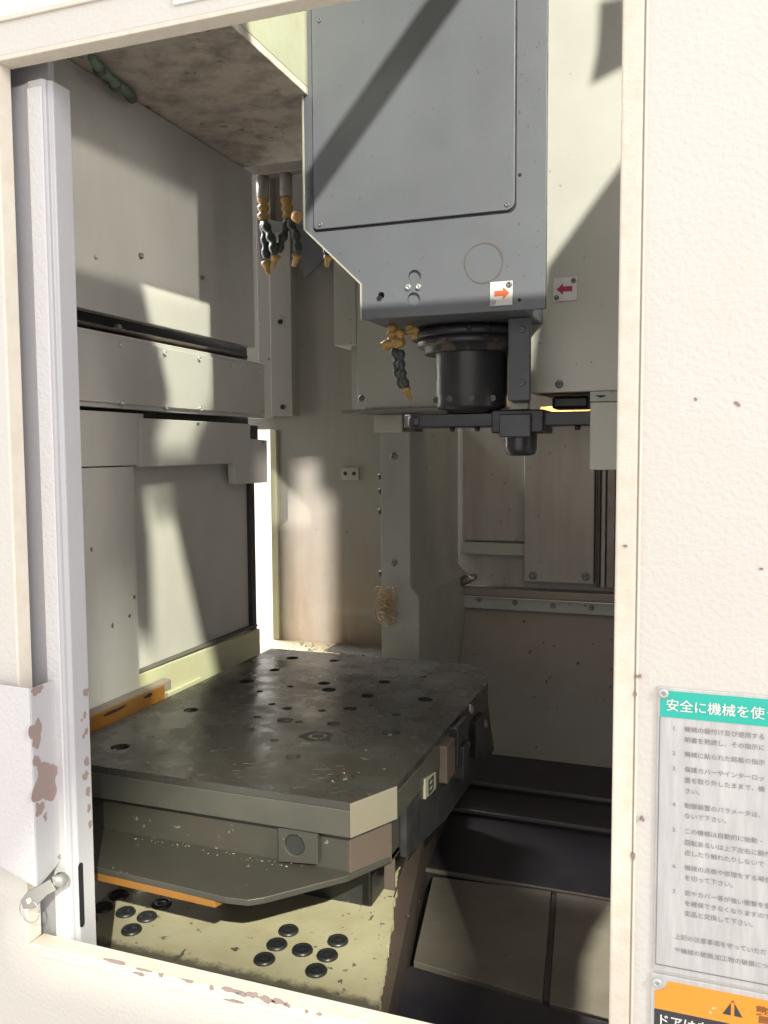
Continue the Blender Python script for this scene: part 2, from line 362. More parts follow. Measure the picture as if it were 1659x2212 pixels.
for py, tx in ((2022, '上記の注意事項を守っていただ'), (2051, 'や機械の破損,加工物の破損につ')):
    q = at(1459, py, 'y', .797); text(tx, q.x-.001, q.z-.0022, .00555, .7967, 'grey_print', ss)

ws = thing('warning_sign', 'orange and black warning plate with a triangle below the safety notice', 'sign')
MB().box(-.0290, .26, .7975, .80, .80, .9655).build('plate', 'alu', ws, .0008)
pts = [(-.0255, .9325), (-.0255, .9495)] + [(-.0255+.011*math.sin(a), .9605-.011*math.cos(a)) for a in [R(15*i) for i in range(1, 6)]] + [(-.0140, .9605), (.258, .9605), (.258, .9325)]
MB().prism('y', pts, .7968, .7978).build('orange_band', 'orange_sign', ws)
MB().box(-.0255, .258, .7968, .7978, .81, .9317).build('black_field', 'black_sign', ws)
bolt(ws, (-.0235, .7972, .9575), 'y', .0045, .003, 'alu', 'rivet')
tx, tz, hw, hh = .0415, .9405, .0082, .0145
MB().prism('y', [(tx-hw, tz), (tx-.0015, tz), (tx-.0015, tz+hh*.80)], .7964, .7969).build('triangle_half', 'black_sign', ws)
MB().prism('y', [(tx+.0015, tz), (tx+hw, tz), (tx+.0015, tz+hh*.80)], .7964, .7969).build('triangle_half', 'black_sign', ws)
MB().prism('y', [(tx-.0015, tz+hh*.84), (tx+.0015, tz+hh*.84), (tx, tz+hh)], .7964, .7969).build('triangle_tip', 'brown_print', ws)
text('警告', .0605, .9405, .0165, .7965, 'brown_print', ws, bold=.0004)
text('ドアは自動', -.0235, .9185, .0115, .7965, 'white_print', ws, bold=.0002)

# ------------------------------------------------------------------ sliding door
sd = thing('sliding_door', 'pale lavender edge of the open sliding door with chipped paint', 'sliding door')
prof = [(-1.2, .848), (-.800, .848), (-.785, .8475), (-.772, .8465), (-.762, .8450), (-.7545, .8425), (-.751, .8405), (-.731, .8395), (-.7275, .8425), (-.7270, .8465), (-.7235, .8480), (-.7225, .8500), (-.7222, .8785), (-1.2, .8785)]
prof = [(x*.986 if x > -1 else x, y-.012) for x, y in prof]
MB().prism('z', prof, .60, 1.883).build('door_stile', 'door', sd, .0012, 3)
MB().prism('z', [(-.7420, .8280), (-.7410, .8268), (-.7218, .8260), (-.7198, .8272)], .70, 1.874).build('ridge_face', 'door_ridge', sd, .0008)
MB().box(-1.2, -.735, .856, .866, 1.883, 1.98).build('hanger_rail', 'door', sd)
def chip(par, px, py, y, w, h, sd_, d=.0006):
    q = at(px, py, 'y', y)
    return MB().prism('y', blob(q.x, q.z, w, h, 26, .38, sd_), y-d, y+.0005).build('paint_chip', 'chip', par)
for i, (px, py, y, w, h) in enumerate([(134, 1263, .8475, .0030, .0060), (140, 1385, .8475, .0028, .010), (140, 1362, .8478, .0022, .005), (141, 1440, .8475, .003, .006), (186, 1495, .8538, .003, .005), (183, 1545, .8538, .002, .004),
                                       (186, 1580, .854, .0022, .004), (180, 1590, .8538, .0015, .003), (176, 1555, .8538, .001, .002), (187, 1645, .854, .003, .006), (184, 1675, .854, .0035, .005), (189, 1710, .854, .003, .006), (192, 1745, .854, .002, .006), (194, 1780, .854, .002, .005)]):
    if px < 160: chip(sd, px, py, y-.012, w, h, 40+i)
    else:                                            # on the side face of the stile
        q = at(px, py, 'x', -.7121); MB().prism('x', blob(q.y, q.z, w*1.5, h, 26, .38, 40+i), -.7119, -.7114).build('paint_chip', 'chip', sd)
# bent pull handle, its wing reaching out in front of the panel
YB = .788
rA, rB, rC, rD = at(131, 1462, 'y', .842), at(66, 1488, 'y', YB), at(75, 1918, 'y', YB), at(150, 1838, 'y', .842)
rA.x = rD.x = (rA.x+rD.x)/2; rB.x = rC.x = (rB.x+rC.x)/2
lA, lB = at(-60, 1472, 'y', .783), at(-60, 1802, 'y', .783)
lC = at(0, 1872, 'y', .785)
hb = MB()
def plate3(b, pts, nrm, th):
    n_ = Vector(nrm).normalized()*th
    a = [b.bm.verts.new(p) for p in pts]; c = [b.bm.verts.new(p+n_) for p in pts]
    b.bm.faces.new(a); b.bm.faces.new(c[::-1]); k = len(a)
    for i in range(k): b.bm.faces.new((a[i], c[i], c[(i+1) % k], a[(i+1) % k]))
plate3(hb, [rA, rB, rC, rD], (rB-rA).cross(rC-rB), .0022)
hb.build('handle_plate', 'door', sd, .0008)
hb = MB(); plate3(hb, [rB, lA, lB, lC, rC], (0, 1, 0), .0022); hb.build('handle_wing', 'door_ridge', sd, .0008)
hb = MB(); plate3(hb, [rA, rB, rB+Vector((.002, .012, -.001)), rA+Vector((0, .012, 0))], (0, 0, -1), .0015); hb.build('handle_top_flange', 'chip', sd, .0004)
nH = (rA-rB).cross(rC-rB).normalized()
if nH.y > 0: nH = -nH
def handle_chip(u, v, w, h, s_):
    """chip lying on the handle plate at fractions u (across) and v (down)"""
    T = rB.lerp(rA, u); Bt = rC.lerp(rD, u); c0 = T.lerp(Bt, v)+nH*.0022
    ex = (rA-rB).normalized(); ez = Vector((0, 0, 1))
    b = MB(); P = [c0+ex*a+ez*c for a, c in blob(0, 0, w, h, 40, .42, s_)]
    plate3(b, P, nH, .0004); b.build('paint_chip', 'chip', sd)
for i, a in enumerate([(.10, .235, .009, .016), (.10, .37, .005, .007), (.42, .51, .020, .026), (.14, .615, .006, .008), (.30, .68, .003, .005), (.8, .935, .003, .004), (.16, .02, .010, .005), (.75, .975, .006, .004)]):
    handle_chip(*a, 70+i)
a = at(174, 1864, 'x', -.7118); b_ = at(174, 2006, 'x', -.7118)
MB().prism('x', [(a.y+.0042*math.cos(t), a.z-.004+.004*math.sin(t)) for t in [R(18*i) for i in range(11)]] + [(a.y+.0042*math.cos(t), b_.z+.004+.004*math.sin(t)) for t in [R(180+18*i) for i in range(11)]], -.7122, -.7117).build('slot', 'hole', sd)
lk = thing('latch_key', 'steel latch key with a ring hanging below the door handle', 'key')
b0, b1 = at(128, 1902, 'y', .80), at(60, 1948, 'y', .775)
MB().tube([at(118, 1910, 'y', .83), b0.lerp(b1, -.05), b0.lerp(b1, .12)], .0085, 16).build('latch_barrel', 'screw', lk)
kb = MB(); ax_ = (b1-b0).normalized(); pv = Vector((ax_.z, 0, -ax_.x)).normalized()
if pv.z < 0: pv = -pv
P = [b0+ax_*.008+pv*.0075, b0.lerp(b1, .5)+pv*.0085, b1-ax_*.004+pv*.0105, b1+ax_*.006+pv*.006, b1+ax_*.008-pv*.004, b1-ax_*.002-pv*.0105, b0.lerp(b1, .5)-pv*.0065, b0+ax_*.008-pv*.0075]
plate3(kb, P, (0, 1, 0), .003); kb.build('key_blade', 'bolt', lk, .0006)
MB().prism('y', circ(b1.x+.001, b1.z+.001, .0032, 12), b1.y-.0008, b1.y+.002).build('key_hole', 'cream_smooth', lk)
ring = [Vector((b1.x-.002+.0145*math.cos(t), b1.y+.004, b1.z-.0135+.0145*math.sin(t))) for t in [2*math.pi*i/28 for i in range(29)]]
MB().tube(ring, .0009, 6).build('key_ring', 'screw', lk)

# ------------------------------------------------------------------ left inner wall
WX = -.95
lw = thing('left_inner_wall', 'painted left inside wall of the machine with bolted cover strips', 'machine wall')
MB().prism('x', [(.90, 1.686), (1.756, 1.686), (1.756, 2.075), (.90, 2.075)], WX, WX-.02).build('upper_sheet', 'wall', lw, .001)
MB().box(WX-.06, WX-.04, .90, 1.79, 1.40, 1.70).build('rail_back', 'dark', lw)
MB().box(WX-.045, WX-.012, .90, 1.745, 1.662, 1.668).build('rail_tube', 'brown', lw, .002)
bolt(lw, (WX-.035, 1.160, 1.668), 'x', .007, .012, 'screw', 'rail_nut'); bolt(lw, (WX-.035, 1.30, 1.674), 'x', .005, .012, 'tag', 'rail_nut')
MB().prism('x', [(.90, 1.526), (1.80, 1.526), (1.80, 1.654), (.90, 1.654)], WX+.000, WX-.02).build('strip_backing', 'wall', lw, .001)
MB().prism('x', [(.90, 1.534), (1.775, 1.534), (1.775, 1.645), (.90, 1.645)], WX+.006, WX-.002).build('bolted_strip', 'wall', lw, .0012)
for px, py in [(262, 745), (357, 763), (431, 775), (502, 789), (564, 800), (266, 870), (361, 880), (434, 883), (506, 887), (567, 893)]:
    q = at(px, py, 'x', WX+.008); bolt(lw, (WX+.006, q.y, q.z), 'x', .0055, .004, 'screw')
MB().prism('x', [(.90, 1.426), (1.322, 1.426), (1.322, 1.519), (.90, 1.519)], WX+.004, WX-.02).build('fixed_cover', 'wall', lw, .001)
MB().prism('x', yz(WX+.012, (304, 903), (541, 916), (541, 948), (577, 951), (578, 1042), (508, 1046), (505, 1001), (304, 1009)), WX+.012, WX-.004).build('stepped_cover', 'wall', lw, .0015)
q = at(427, 915, 'x', WX+.012); bolt(lw, (WX+.012, q.y, q.z), 'x', .004, .003)
q = at(567, 955, 'x', WX+.012); bolt(lw, (WX+.012, q.y, q.z), 'x', .003, .002)
MB().box(WX-.03, WX-.02, 1.70, 1.80, 1.475, 1.51).build('shadow_gap', 'dark', lw)
MB().prism('x', [(.90, .60), (1.293, .60), (1.293, 1.424), (.90, 1.424)], WX+.002, WX-.03).build('door_post', 'wall', lw, .002)
MB().prism('x', [(1.29, 1.04), (1.745, 1.04), (1.745, 1.43), (1.29, 1.43)], WX-.022, WX-.03).build('shutter_sheet', 'wall', lw, .001)
MB().box(WX-.03, WX-.012, 1.7455, 1.765, .98, 1.42).build('shutter_seal', 'dark', lw, .001)
MB().prism('x', [(1.294, .90), (1.766, .90), (1.766, 1.034), (1.294, 1.042)], WX-.004, WX-.03).build('lower_ledge', 'yellowed', lw, .0025)
MB().box(WX-.0205, WX-.0042, 1.30, 1.757, 1.0405, 1.0455).build('ledge_debris', 'grime', lw, .002)
MB().box(WX-.004, WX+.002, 1.38, 1.50, .965, .985).build('ledge_plate', 'yellowed', lw, .001)
for px, py in [(303, 553), (436, 600), (206, 555)]:
    q = at(px, py, 'x', WX); bolt(lw, (WX, q.y, q.z), 'x', .0055 if px == 303 else .004, .006, 'bolt' if px != 206 else 'wall', 'stud')
for i, (px, py) in enumerate([(243, 1352), (280, 1330), (197, 1187), (290, 1290)]):
    q = at(px, py, 'x', WX+.002); MB().prism('x', blob(q.y, q.z, .003, .004, 10, .5, i), WX+.0026, WX+.001).build('stain', 'grime', lw)
orr = thing('orange_guide_rail', 'orange rail with a dirty top at the foot of the left wall', 'guide rail')
MB().prism('x', [(.95, .93), (1.336, .93), (1.336, 1.0155), (.95, 1.0155)], WX+.026, WX+.003).build('rail_face', 'orange', orr, .002)
MB().box(WX+.0045, WX+.024, .95, 1.36, 1.0, 1.0205).build('rail_top', 'back', orr, .002)
for i, yy in enumerate((1.19, 1.285)):
    MB().prism('x', blob(yy, 1.009, .028 if i == 0 else .012, .003, 14, .4, 5+i), WX+.0268, WX+.025).build('scrape', 'hole', orr)

# ------------------------------------------------------------------ ceiling
ce = thing('ceiling_panel', 'dirty sooty ceiling sheet at the upper left inside the machine', 'ceiling panel')
MB().box(-.975, -.655, .83, 1.723, 2.077, 2.09).build('ceiling_sheet', 'ceiling', ce, .001)
MB().box(-.668, -.655, .90, 1.53, 2.0905, 2.46).build('skylight_side', 'pale_side', ce, .001)
gh = thing('green_cable', 'grimy green cable stub along the left edge of the ceiling', 'cable')
pts = [at(px, py, 'z', 2.066) for px, py in ((196, 122), (215, 148), (236, 165), (250, 182), (268, 192), (284, 207))]
MB().tube(pts, [.006, .009, .006, .010, .007, .009], 10).build('cable_sleeve', 'green_bit', gh)
for p in (pts[1], pts[3], pts[5]):
    MB().lathe(p-Vector((0, 0, .012)), [(.004, 0), (.010, .005), (.011, .012), (.005, .018)], 7, 'z', False).build('cable_clip', 'grime', gh)

# ------------------------------------------------------------------ rear left wall
bw = thing('rear_left_wall', 'tan rear wall of the machine stained with rust at its foot', 'machine wall')
BY = 2.2
MB().prism('y', [(-1.30, 1.512), (-1.121, 1.512), (-1.121, .78), (-.70, .78), (-.70, 2.5), (-1.30, 2.5)], BY, BY+.02).build('rear_sheet', 'back', bw, .001)
MB().box(-1.1405, -1.1215, BY-.012, BY+.03, .86, 1.511).build('edge_trim', 'yellowed', bw, .001)
MB().box(-1.118, -1.052, BY-.045, BY-.001, 1.548, 2.05).build('duct_cover', 'back', bw, .002)
MB().box(-1.165, -1.119, BY-.030, BY-.001, 1.545, 2.30).build('duct_side', 'back', bw, .002)
for px, py in ((605, 695), (610, 879)):
    q = at(px, py, 'y', BY-.047); bolt(bw, (q.x, BY-.045, q.z), 'y', .007, .006, 'hole')
MB().box(-.922, -.869, BY-.012, BY, 1.369, 1.404).build('sensor_block', 'back_right', bw, .0015)
for xx in (-.909, -.883): MB().prism('y', circ(xx, 1.387, .0055, 12), BY-.0128, BY-.010).build('sensor_hole', 'hole', bw)
# shelf behind the pallet with swarf
sh = thing('rear_shelf', 'pale ledge behind the pallet covered in swarf crumbs', 'ledge')
MB().box(-1.6, -.735, 1.82, 2.199, .84, .905).build('shelf_top', 'floor', sh, .002)
MB().prism('z', jag((-.94, 2.10), (-.74, 2.06), 50, .012, 6) + [(-.74, 2.198), (-.94, 2.198)], .903, .907).build('grime_patch', 'grime', sh)
def crumbs(name, area_, n, smin, smax, m, parent=None, zfn=None):
    b = MB()
    for i in range(n):
        x = random.uniform(*area_[0]); y = random.uniform(*area_[1]); z = zfn(x, y) if zfn else area_[2]
        s = random.uniform(smin, smax)
        v = [b.bm.verts.new((x+random.uniform(-s, s), y+random.uniform(-s, s), z+random.uniform(0, s))) for _ in range(4)]
        for t in ((0, 1, 2), (0, 2, 3), (0, 1, 3), (1, 2, 3)): b.bm.faces.new([v[j] for j in t])
    o = b.build(name, m, parent); o['kind'] = 'stuff'; return o
crumbs('swarf_crumbs', ((-1.05, -.75), (1.95, 2.19), .905), 200, .002, .007, 'grime', sh)
crumbs('swarf_crumbs', ((-1.05, -.75), (1.90, 2.15), .905), 60, .001, .004, 'swarf', sh)

# coolant manifold upper left
mf = thing('coolant_manifold', 'grey coolant manifold bar with two outlets under the ceiling', 'manifold')
MB().box(-1.150, -.95, 2.08, 2.12, 2.184, 2.216).build('manifold_bar', 'back_right', mf, .003)
for x in (-1.104, -1.035): MB().lathe((x, 2.10, 2.125), [(.016, 0), (.017, .002), (.017, .06)], 16).build('outlet_pipe', 'back_right', mf)
def segs(path, r, n):
    """ball-jointed hose: swells once per segment"""
    P, Rr = [], []
    path = [Vector(p) for p in path]; L = [0]
    for a, b in zip(path, path[1:]): L.append(L[-1]+(b-a).length)
    for i in range(n*6+1):
        t = i/(n*6)*L[-1]; j = max(k for k in range(len(path)-1) if L[k] <= t+1e-9)
        P.append(path[j].lerp(path[j+1], (t-L[j])/(L[j+1]-L[j])))
        Rr.append(r*(.70, .80, 1.02, 1.05, 1.0, .78)[i % 6])
    return P, Rr
def nozzle(label, top, fit, path, tip, r, group, forks=()):
    t = thing('coolant_nozzle', label, 'coolant nozzle', group=group)
    MB().tube(*segs(fit, r*1.25, max(2, int(len(fit)))), 12).build('fitting', 'orange_nozzle', t)
    if path: MB().tube(*segs(path, r, max(3, int(sum((Vector(b)-Vector(a)).length for a, b in zip(path, path[1:]))/(r*2.1)))), 12).build('hose', 'hose', t)
    for f in forks: MB().tube(*segs(f, r, max(3, int(sum((Vector(b)-Vector(a)).length for a, b in zip(f, f[1:]))/(r*2.1)))), 12).build('hose', 'hose', t)
    for tp in tip:
        a, b = Vector(tp[0]), Vector(tp[1])
        MB().tube([a, a.lerp(b, .25), a.lerp(b, .3), b], [r*1.05, r*1.05, r*.72, r*.5], 12).build('nozzle_tip', 'orange_nozzle', t)
    return t
A = lambda px, py, y=2.10: tuple(at(px, py, 'y', y))
nozzle('orange and black coolant nozzle on the left outlet of the manifold', None, [A(568, 424), A(569, 445), A(569, 476)], [A(570, 476), A(573, 515), A(576, 560)], [(A(574, 566), A(580, 592))], .0125, 'ceiling coolant nozzles', [[A(571, 480, 2.09), A(588, 520, 2.08), A(594, 548, 2.07)]])
nozzle('orange and black coolant nozzle on the right outlet of the manifold', None, [A(618, 424), A(620, 448), A(624, 474)], [A(622, 476), A(612, 510), A(600, 545)], [(A(597, 550), A(588, 578)), (A(642, 550), A(634, 576))], .0125, 'ceiling coolant nozzles', [[A(626, 476, 2.09), A(640, 510, 2.08), A(644, 546, 2.07)]])
nozzle('orange tipped coolant hose half hidden behind the blue grey head', None, [A(690, 460, 2.0), A(695, 480, 2.0), A(698, 495, 2.0)], [A(698, 495, 2.0), A(706, 520, 2.0), A(708, 552, 2.0)], [(A(709, 553, 2.0), A(706, 577, 2.0))], .011, 'ceiling coolant nozzles')
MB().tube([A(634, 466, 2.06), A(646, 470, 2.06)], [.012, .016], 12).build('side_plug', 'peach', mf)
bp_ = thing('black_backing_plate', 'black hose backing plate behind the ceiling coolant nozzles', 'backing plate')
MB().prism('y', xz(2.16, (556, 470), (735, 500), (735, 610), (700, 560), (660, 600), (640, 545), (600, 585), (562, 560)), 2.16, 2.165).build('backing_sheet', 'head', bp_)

# ------------------------------------------------------------------ column behind the head
cb = thing('column_guard', 'grey box guard of the column behind the spindle nose', 'machine guard')
MB().box(-.815, -.7585, 1.90, 2.18, 1.700, 1.96).build('side_box', 'cover', cb, .002)
MB().box(-.7575, -.42, 1.900, 2.20, 1.548, 1.90).build('main_box', 'cover', cb, .002)
MB().box(-.783, -.7585, 1.93, 2.18, 1.548, 1.6995).build('main_box_side', 'leg', cb, .001)
MB().box(-.79, -.40, 1.88, 2.19, 1.5385, 1.5475).build('base_flange', 'bolt', cb, .001)
for px, py in ((780, 860),):
    q = at(px, py, 'y', 1.897); bolt(cb, (q.x, 1.90, q.z), 'y', .008, .006)
crumbs('swarf_crumbs', ((-.76, -.50), (1.885, 1.90), 1.5475), 50, .002, .005, 'screw', cb)

lg = thing('machine_column', 'grey painted column leg with bolts standing behind the pallet', 'machine column')
MB().box(-.735, -.659, 2.0, 2.46, 1.10, 1.535).build('leg_shaft', 'leg', lg, .0015)
MB().prism('y', [(-.735, .75), (-.636, .75), (-.636, 1.085), (-.659, 1.112), (-.735, 1.112)], 1.999, 2.46).build('leg_base', 'leg', lg, .0015)
MB().box(-.744, -.671, 1.975, 2.05, 1.494, 1.5375).build('leg_block', 'cover', lg, .002)
MB().box(-.668, -.640, 1.985, 2.05, 1.496, 1.525).build('leg_clip', 'brown', lg, .002)
for px, py in ((851, 985), (851, 1215)):
    q = at(px, py, 'y', 2.0); bolt(lg, (q.x, 2.0, q.z), 'y', .009, .007)
for py in (1062, 1106, 1242, 1030):
    q = at(820, py, 'y', 2.0); MB().lathe((-.738, 2.03, q.z), [(.004, 0), (.009, -.002), (.009, -.012), (.004, -.016)], 12, 'x').build('side_knob', 'dark', lg)
sw = MB()
for i in range(34):
    q = at(random.uniform(822, 846), random.uniform(1278, 1334), 'y', 1.985)
    c0 = Vector(q); r_ = random.uniform(.004, .020); a0 = random.uniform(0, 6.3); tl = Vector((random.uniform(-.5, .5), random.uniform(-1, -.6), random.uniform(-.5, .5))).normalized()
    e1 = tl.orthogonal().normalized(); e2 = tl.cross(e1)
    sw.tube([c0+e1*r_*math.cos(a0+.4*j)+e2*r_*1.3*math.sin(a0+.4*j)+tl*.0008*j for j in range(12)], .0015, 5)
o = sw.build('swarf_nest', 'swarf'); tag(o, 'tangled nest of tan swarf strings on the column leg', 'swarf', kind='stuff')

# ------------------------------------------------------------------ rear right
rr = thing('rear_right_panel', 'dull tan rear panels with rails seen behind the tool arm', 'machine wall')
RY = 2.46
MB().box(-.66, .25, RY+.02, RY+.04, .97, 1.75).build('rear_sheet', 'back_right', rr)
MB().box(-.648, -.44, RY, RY+.022, 1.183, 1.56).build('left_sheet', 'back_right', rr, .002)
MB().box(-.648, -.44, RY-.010, RY+.021, 1.142, 1.178).build('cross_bar', 'leg', rr, .002)
MB().box(-.459, -.262, RY-.022, RY+.019, 1.070, 1.56).build('cover_plate', 'back_right', rr, .003)
for px, py in ((1152, 1243), (1266, 1245)):
    q = at(px, py, 'y', RY-.022); bolt(rr, (q.x, RY-.022, q.z), 'y', .012, .006)
for x0, x1, m_ in ((-.256, -.246, 'brown'), (-.243, -.232, 'back_right'), (-.228, -.206, 'steel_dull'), (-.2, -.12, 'back_right')):
    MB().box(x0, x1, RY-.01, RY+.015, 1.06, 1.56).build('guide_strip', m_, rr, .002)
MB().box(-.640, .0, RY-.03, RY+.02, 1.022, 1.046).build('lower_rail', 'steel_dull', rr, .003)
MB().box(-.640, .0, RY-.034, RY-.029, 1.018, 1.022).build('rail_lip', 'screw', rr, .001)
MB().box(-.638, .0, RY-.022, RY+.02, .984, 1.0175).build('lower_trim', 'leg', rr, .001)
for px, py in ((1035, 1295), (1112, 1302), (1195, 1308), (1278, 1313)):
    q = at(px, py, 'y', RY-.024); bolt(rr, (q.x, RY-.022, q.z), 'y', .008, .005)
tp = thing('drain_tap', 'small dark tap fitting in the corner beside the column leg', 'tap')
q = at(1008, 1252, 'y', RY-.05)
MB().tube([q+Vector((-.02, 0, -.01)), q, q+Vector((.03, -.01, .012))], [.012, .014, .008], 10).build('tap_body', 'bolt', tp)
MB().tube([q+Vector((.0, -.01, .02)), q+Vector((.022, -.015, .002))], .004, 8).build('tap_lever', 'screw', tp)
ch = thing('chip_chute', 'large sloping brown chute sheet behind the pallet at the right', 'chute')
c_ = MB()
plate3(c_, [Vector((-.634, 2.458, .984)), Vector((.1, 2.458, .984)), Vector((.1, 2.255, .59)), Vector((-.634, 2.255, .59))], (0, .9, -.45), .01)
c_.build('chute_sheet', 'chute', ch)
for i in range(14):
    u, v = random.random(), random.random()**1.3
    x = -.6+.52*u; t = .03+.9*v; yy = 2.458-.203*t-.0012; zz = .984-.394*t+.0006
    b = MB(); e1 = Vector((1, 0, 0)); e2 = Vector((0, -.203, -.394)).normalized(); s_ = random.uniform(.0012, .0038)
    plate3(b, [Vector((x, yy, zz))+e1*p+e2*q_ for p, q_ in blob(0, 0, s_, s_*1.4, 9, .6, i+200)], (0, -.9, .45), .0006); b.build('stain', 'grime', ch)

# ------------------------------------------------------------------ way covers, right foreground
wc = thing('way_cover', 'black telescopic way cover steps below the chute', 'way cover')
for i, (y0, y1, z) in enumerate(((2.052, 2.28, .612), (1.905, 2.056, .602), (1.622, 1.909, .592))):
    MB().box(-.60, .24, y0, y1, z-.06, z).build('cover_plate', 'dark2', wc, .0015)
    MB().box(-.53, .24, y0-.004, y0+.003, z-.004, z+.003).build('wiper_lip', 'steel_dull' if i == 2 else 'bolt', wc, .0006)
MB().box(-.60, .24, 1.03, 1.621, .40, .555).build('cover_pit', 'dark2', wc)
fc = thing('front_tray', 'two dull steel tray plates split by a dark seam at the lower right', 'tray')
MB().prism('z', xy(.592, (935, 1893), (1191, 1925), (1172, 2159), (893, 2076)), .575, .592).build('tray_plate', 'steel_dull', fc, .0015)
MB().prism('z', xy(.592, (1203, 1928), (1345, 1945), (1345, 2208), (1186, 2166)), .575, .592).build('tray_plate', 'steel_dull', fc, .0015)
MB().prism('z', xy(.588, (1192, 1924), (1202, 1926), (1185, 2164), (1173, 2161)), .570, .588).build('seam_strip', 'brown', fc)
sg = thing('front_guard', 'black oily guard along the sill below the tray plates', 'guard')
MB().prism('z', xy(.600, (885, 2085), (1180, 2172), (1345, 2215), (1345, 2400), (600, 2300)), .50, .600).build('guard_top', 'dark2', sg, .002)

# ------------------------------------------------------------------ floor plate
fl = thing('floor_plate', 'cream painted floor plate with black plugs under the pallet', 'floor plate')
FZ = .68
a, b_, c_, d_ = (-1.05, 1.040), (-.395, 1.052), (-.520, 1.525), (-.60, 2.1)
outer = jag(a, b_, 150, .004, 1) + jag(b_, (-.447, 1.25), 60, .004, 2) + jag((-.447, 1.25), c_, 50, .006, 3) + [c_, d_, (-1.05, 2.1)]
MB().prism('z', outer, FZ-.012, FZ).build('painted_sheet', 'floor', fl)
MB().prism('z', [(-1.05, .83), (-.36, .83), (-.385, 1.06), (-.50, 1.6), (-.55, 2.1), (-1.05, 2.1)], .56, FZ-.0125).build('bare_base', 'brown', fl)
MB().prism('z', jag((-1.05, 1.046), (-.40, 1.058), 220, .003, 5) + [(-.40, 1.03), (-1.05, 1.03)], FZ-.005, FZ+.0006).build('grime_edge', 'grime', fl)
pm = None
plugs = [(x, y) for x in (-.599, -.513) for y in (1.105, 1.146, 1.187)] + [(-.555, 1.146)] + [(x, y) for x in (-.926, -.839) for y in (1.105, 1.146, 1.188)] + [(-.881, 1.146)]
for x, y in plugs:
    if pm is None:
        o = MB().lathe((0, 0, 0), [(.0165, -.001), (.0168, .0015), (.0150, .0045), (.0118, .0055), (.0105, .0042), (.0070, .0040), (.0045, .0050), (.0002, .0052)], 24).build('rubber_plug', 'black', fl); pm = o.data
    else:
        o = bpy.data.objects.new('rubber_plug', pm); COL.objects.link(o); o.parent = fl
    o.location = (x, y, FZ)
for i, (px, py, w, h) in enumerate([(388, 2065, .006, .022), (510, 2050, .010, .006), (800, 1985, .005, .012), (560, 2085, .006, .004), (735, 2120, .006, .005), (765, 2085, .004, .008), (842, 1937, .006, .003)]):
    x, y = xy(FZ, (px, py))[0]; MB().prism('z', blob(x, y, w*.6, h*.6, 16, .8, 90+i), FZ-.001, FZ+.0005).build('stain', 'grime', fl)
crumbs('swarf_crumbs', ((-.55, -.42), (1.05, 1.35), FZ), 70, .001, .004, 'grime', fl)
vs = thing('bent_guard_strip', 'thin bent sheet sliver curling up at the right edge of the floor plate', 'guard strip')
b = MB(); plate3(b, [Vector((-.475, 1.33, .676)), Vector((-.525, 1.56, .676)), Vector((-.505, 1.565, .70)), Vector((-.474, 1.33, .679))], (1, .2, 0), .003); b.build('strip_sheet', 'brown', vs)

# ------------------------------------------------------------------ pallet
pl = thing('pallet', 'heavy oily black steel pallet with a grid of bolt holes', 'pallet')
PX0, PX1, PY0, PY1, PZ = -.902, -.370, .985, 1.722, 1.0
out = [(-.902, PY0), (-.406, PY0), (-.369, 1.058), (-.369, 1.600), (-.416, PY1), (-.902, PY1)]
holes = []; big = [(-.818, 1.062), (-.818, 1.259), (-.818, 1.455), (-.816, 1.655), (-.637, 1.261), (-.641, 1.453), (-.446, 1.065), (-.448, 1.259), (-.450, 1.453)]
mid = [(-.553, 1.271), (-.552, 1.206), (-.549, 1.110), (-.558, 1.356), (-.557, 1.439), (-.560, 1.538), (-.663, 1.322), (-.668, 1.491), (-.806, 1.551), (-.720, 1.662)]
sml = [(-.608, 1.166), (-.611, 1.261), (-.69, 1.262), (-.60, 1.33), (-.70, 1.335), (-.76, 1.40), (-.72, 1.45), (-.50, 1.60), (-.47, 1.35)]
for x, y in big: holes.append(circ(x, y, random.uniform(.0130, .0152), 14))
for x, y in mid: holes.append(circ(x, y, random.uniform(.0095, .0130), 12))
for x, y in sml: holes.append(circ(x, y, .0075, 8))
MB().prism('z', out, PZ-.010, PZ, holes).build('pallet_top', 'pallet', pl, .0012, 2)
st = MB()
for i, (x, y) in enumerate(big+mid):
    ring_ = blob(x+random.uniform(-.006, .006), y+random.uniform(-.004, .004), random.uniform(.019, .027), random.uniform(.016, .021), 22, .5, 300+i)
    if all(math.hypot(p[0]-x, p[1]-y) > .0158 for p in ring_) and all(math.hypot(x-h[0], y-h[1]) > .05 for h in big+mid+sml if h != (x, y)):
        st.prism('z', ring_, PZ+.0001, PZ+.0004, [circ(x, y, .0155, 14)])
o = st.build('oil_stains', 'hole', pl); o['kind'] = 'stuff'
inn = lambda d: [(-.902, PY0+d), (-.406-d*.3, PY0+d), (-.369-d, 1.058+d*.3), (-.369-d, 1.60), (-.416-d, PY1-d), (-.902, PY1-d)]
MB().prism('z', [(-.902, PY0-.0008), (-.4058, PY0-.0008), (-.3682, 1.0578), (-.369, 1.60), (-.416, PY1), (-.902, PY1)], .953, PZ-.0105).build('pallet_edge', 'pallet_side', pl, .0012)
MB().prism('z', [(-.4055, PY0-.003), (-.3675, 1.0572), (-.373, 1.062), (-.410, .992)], .954, .9992).build('corner_land', 'land', pl, .0008)
MB().prism('z', [(-.902, 1.005), (-.416, 1.005), (-.380, 1.068), (-.380, 1.595), (-.425, 1.71), (-.902, 1.71)], .885, .9525).build('pallet_body', 'skirt', pl, .002)
MB().prism('z', [(-.4145, 1.002), (-.3785, 1.0655), (-.40, 1.075), (-.43, 1.01)], .888, .9515).build('corner_land', 'brown', pl, .001)
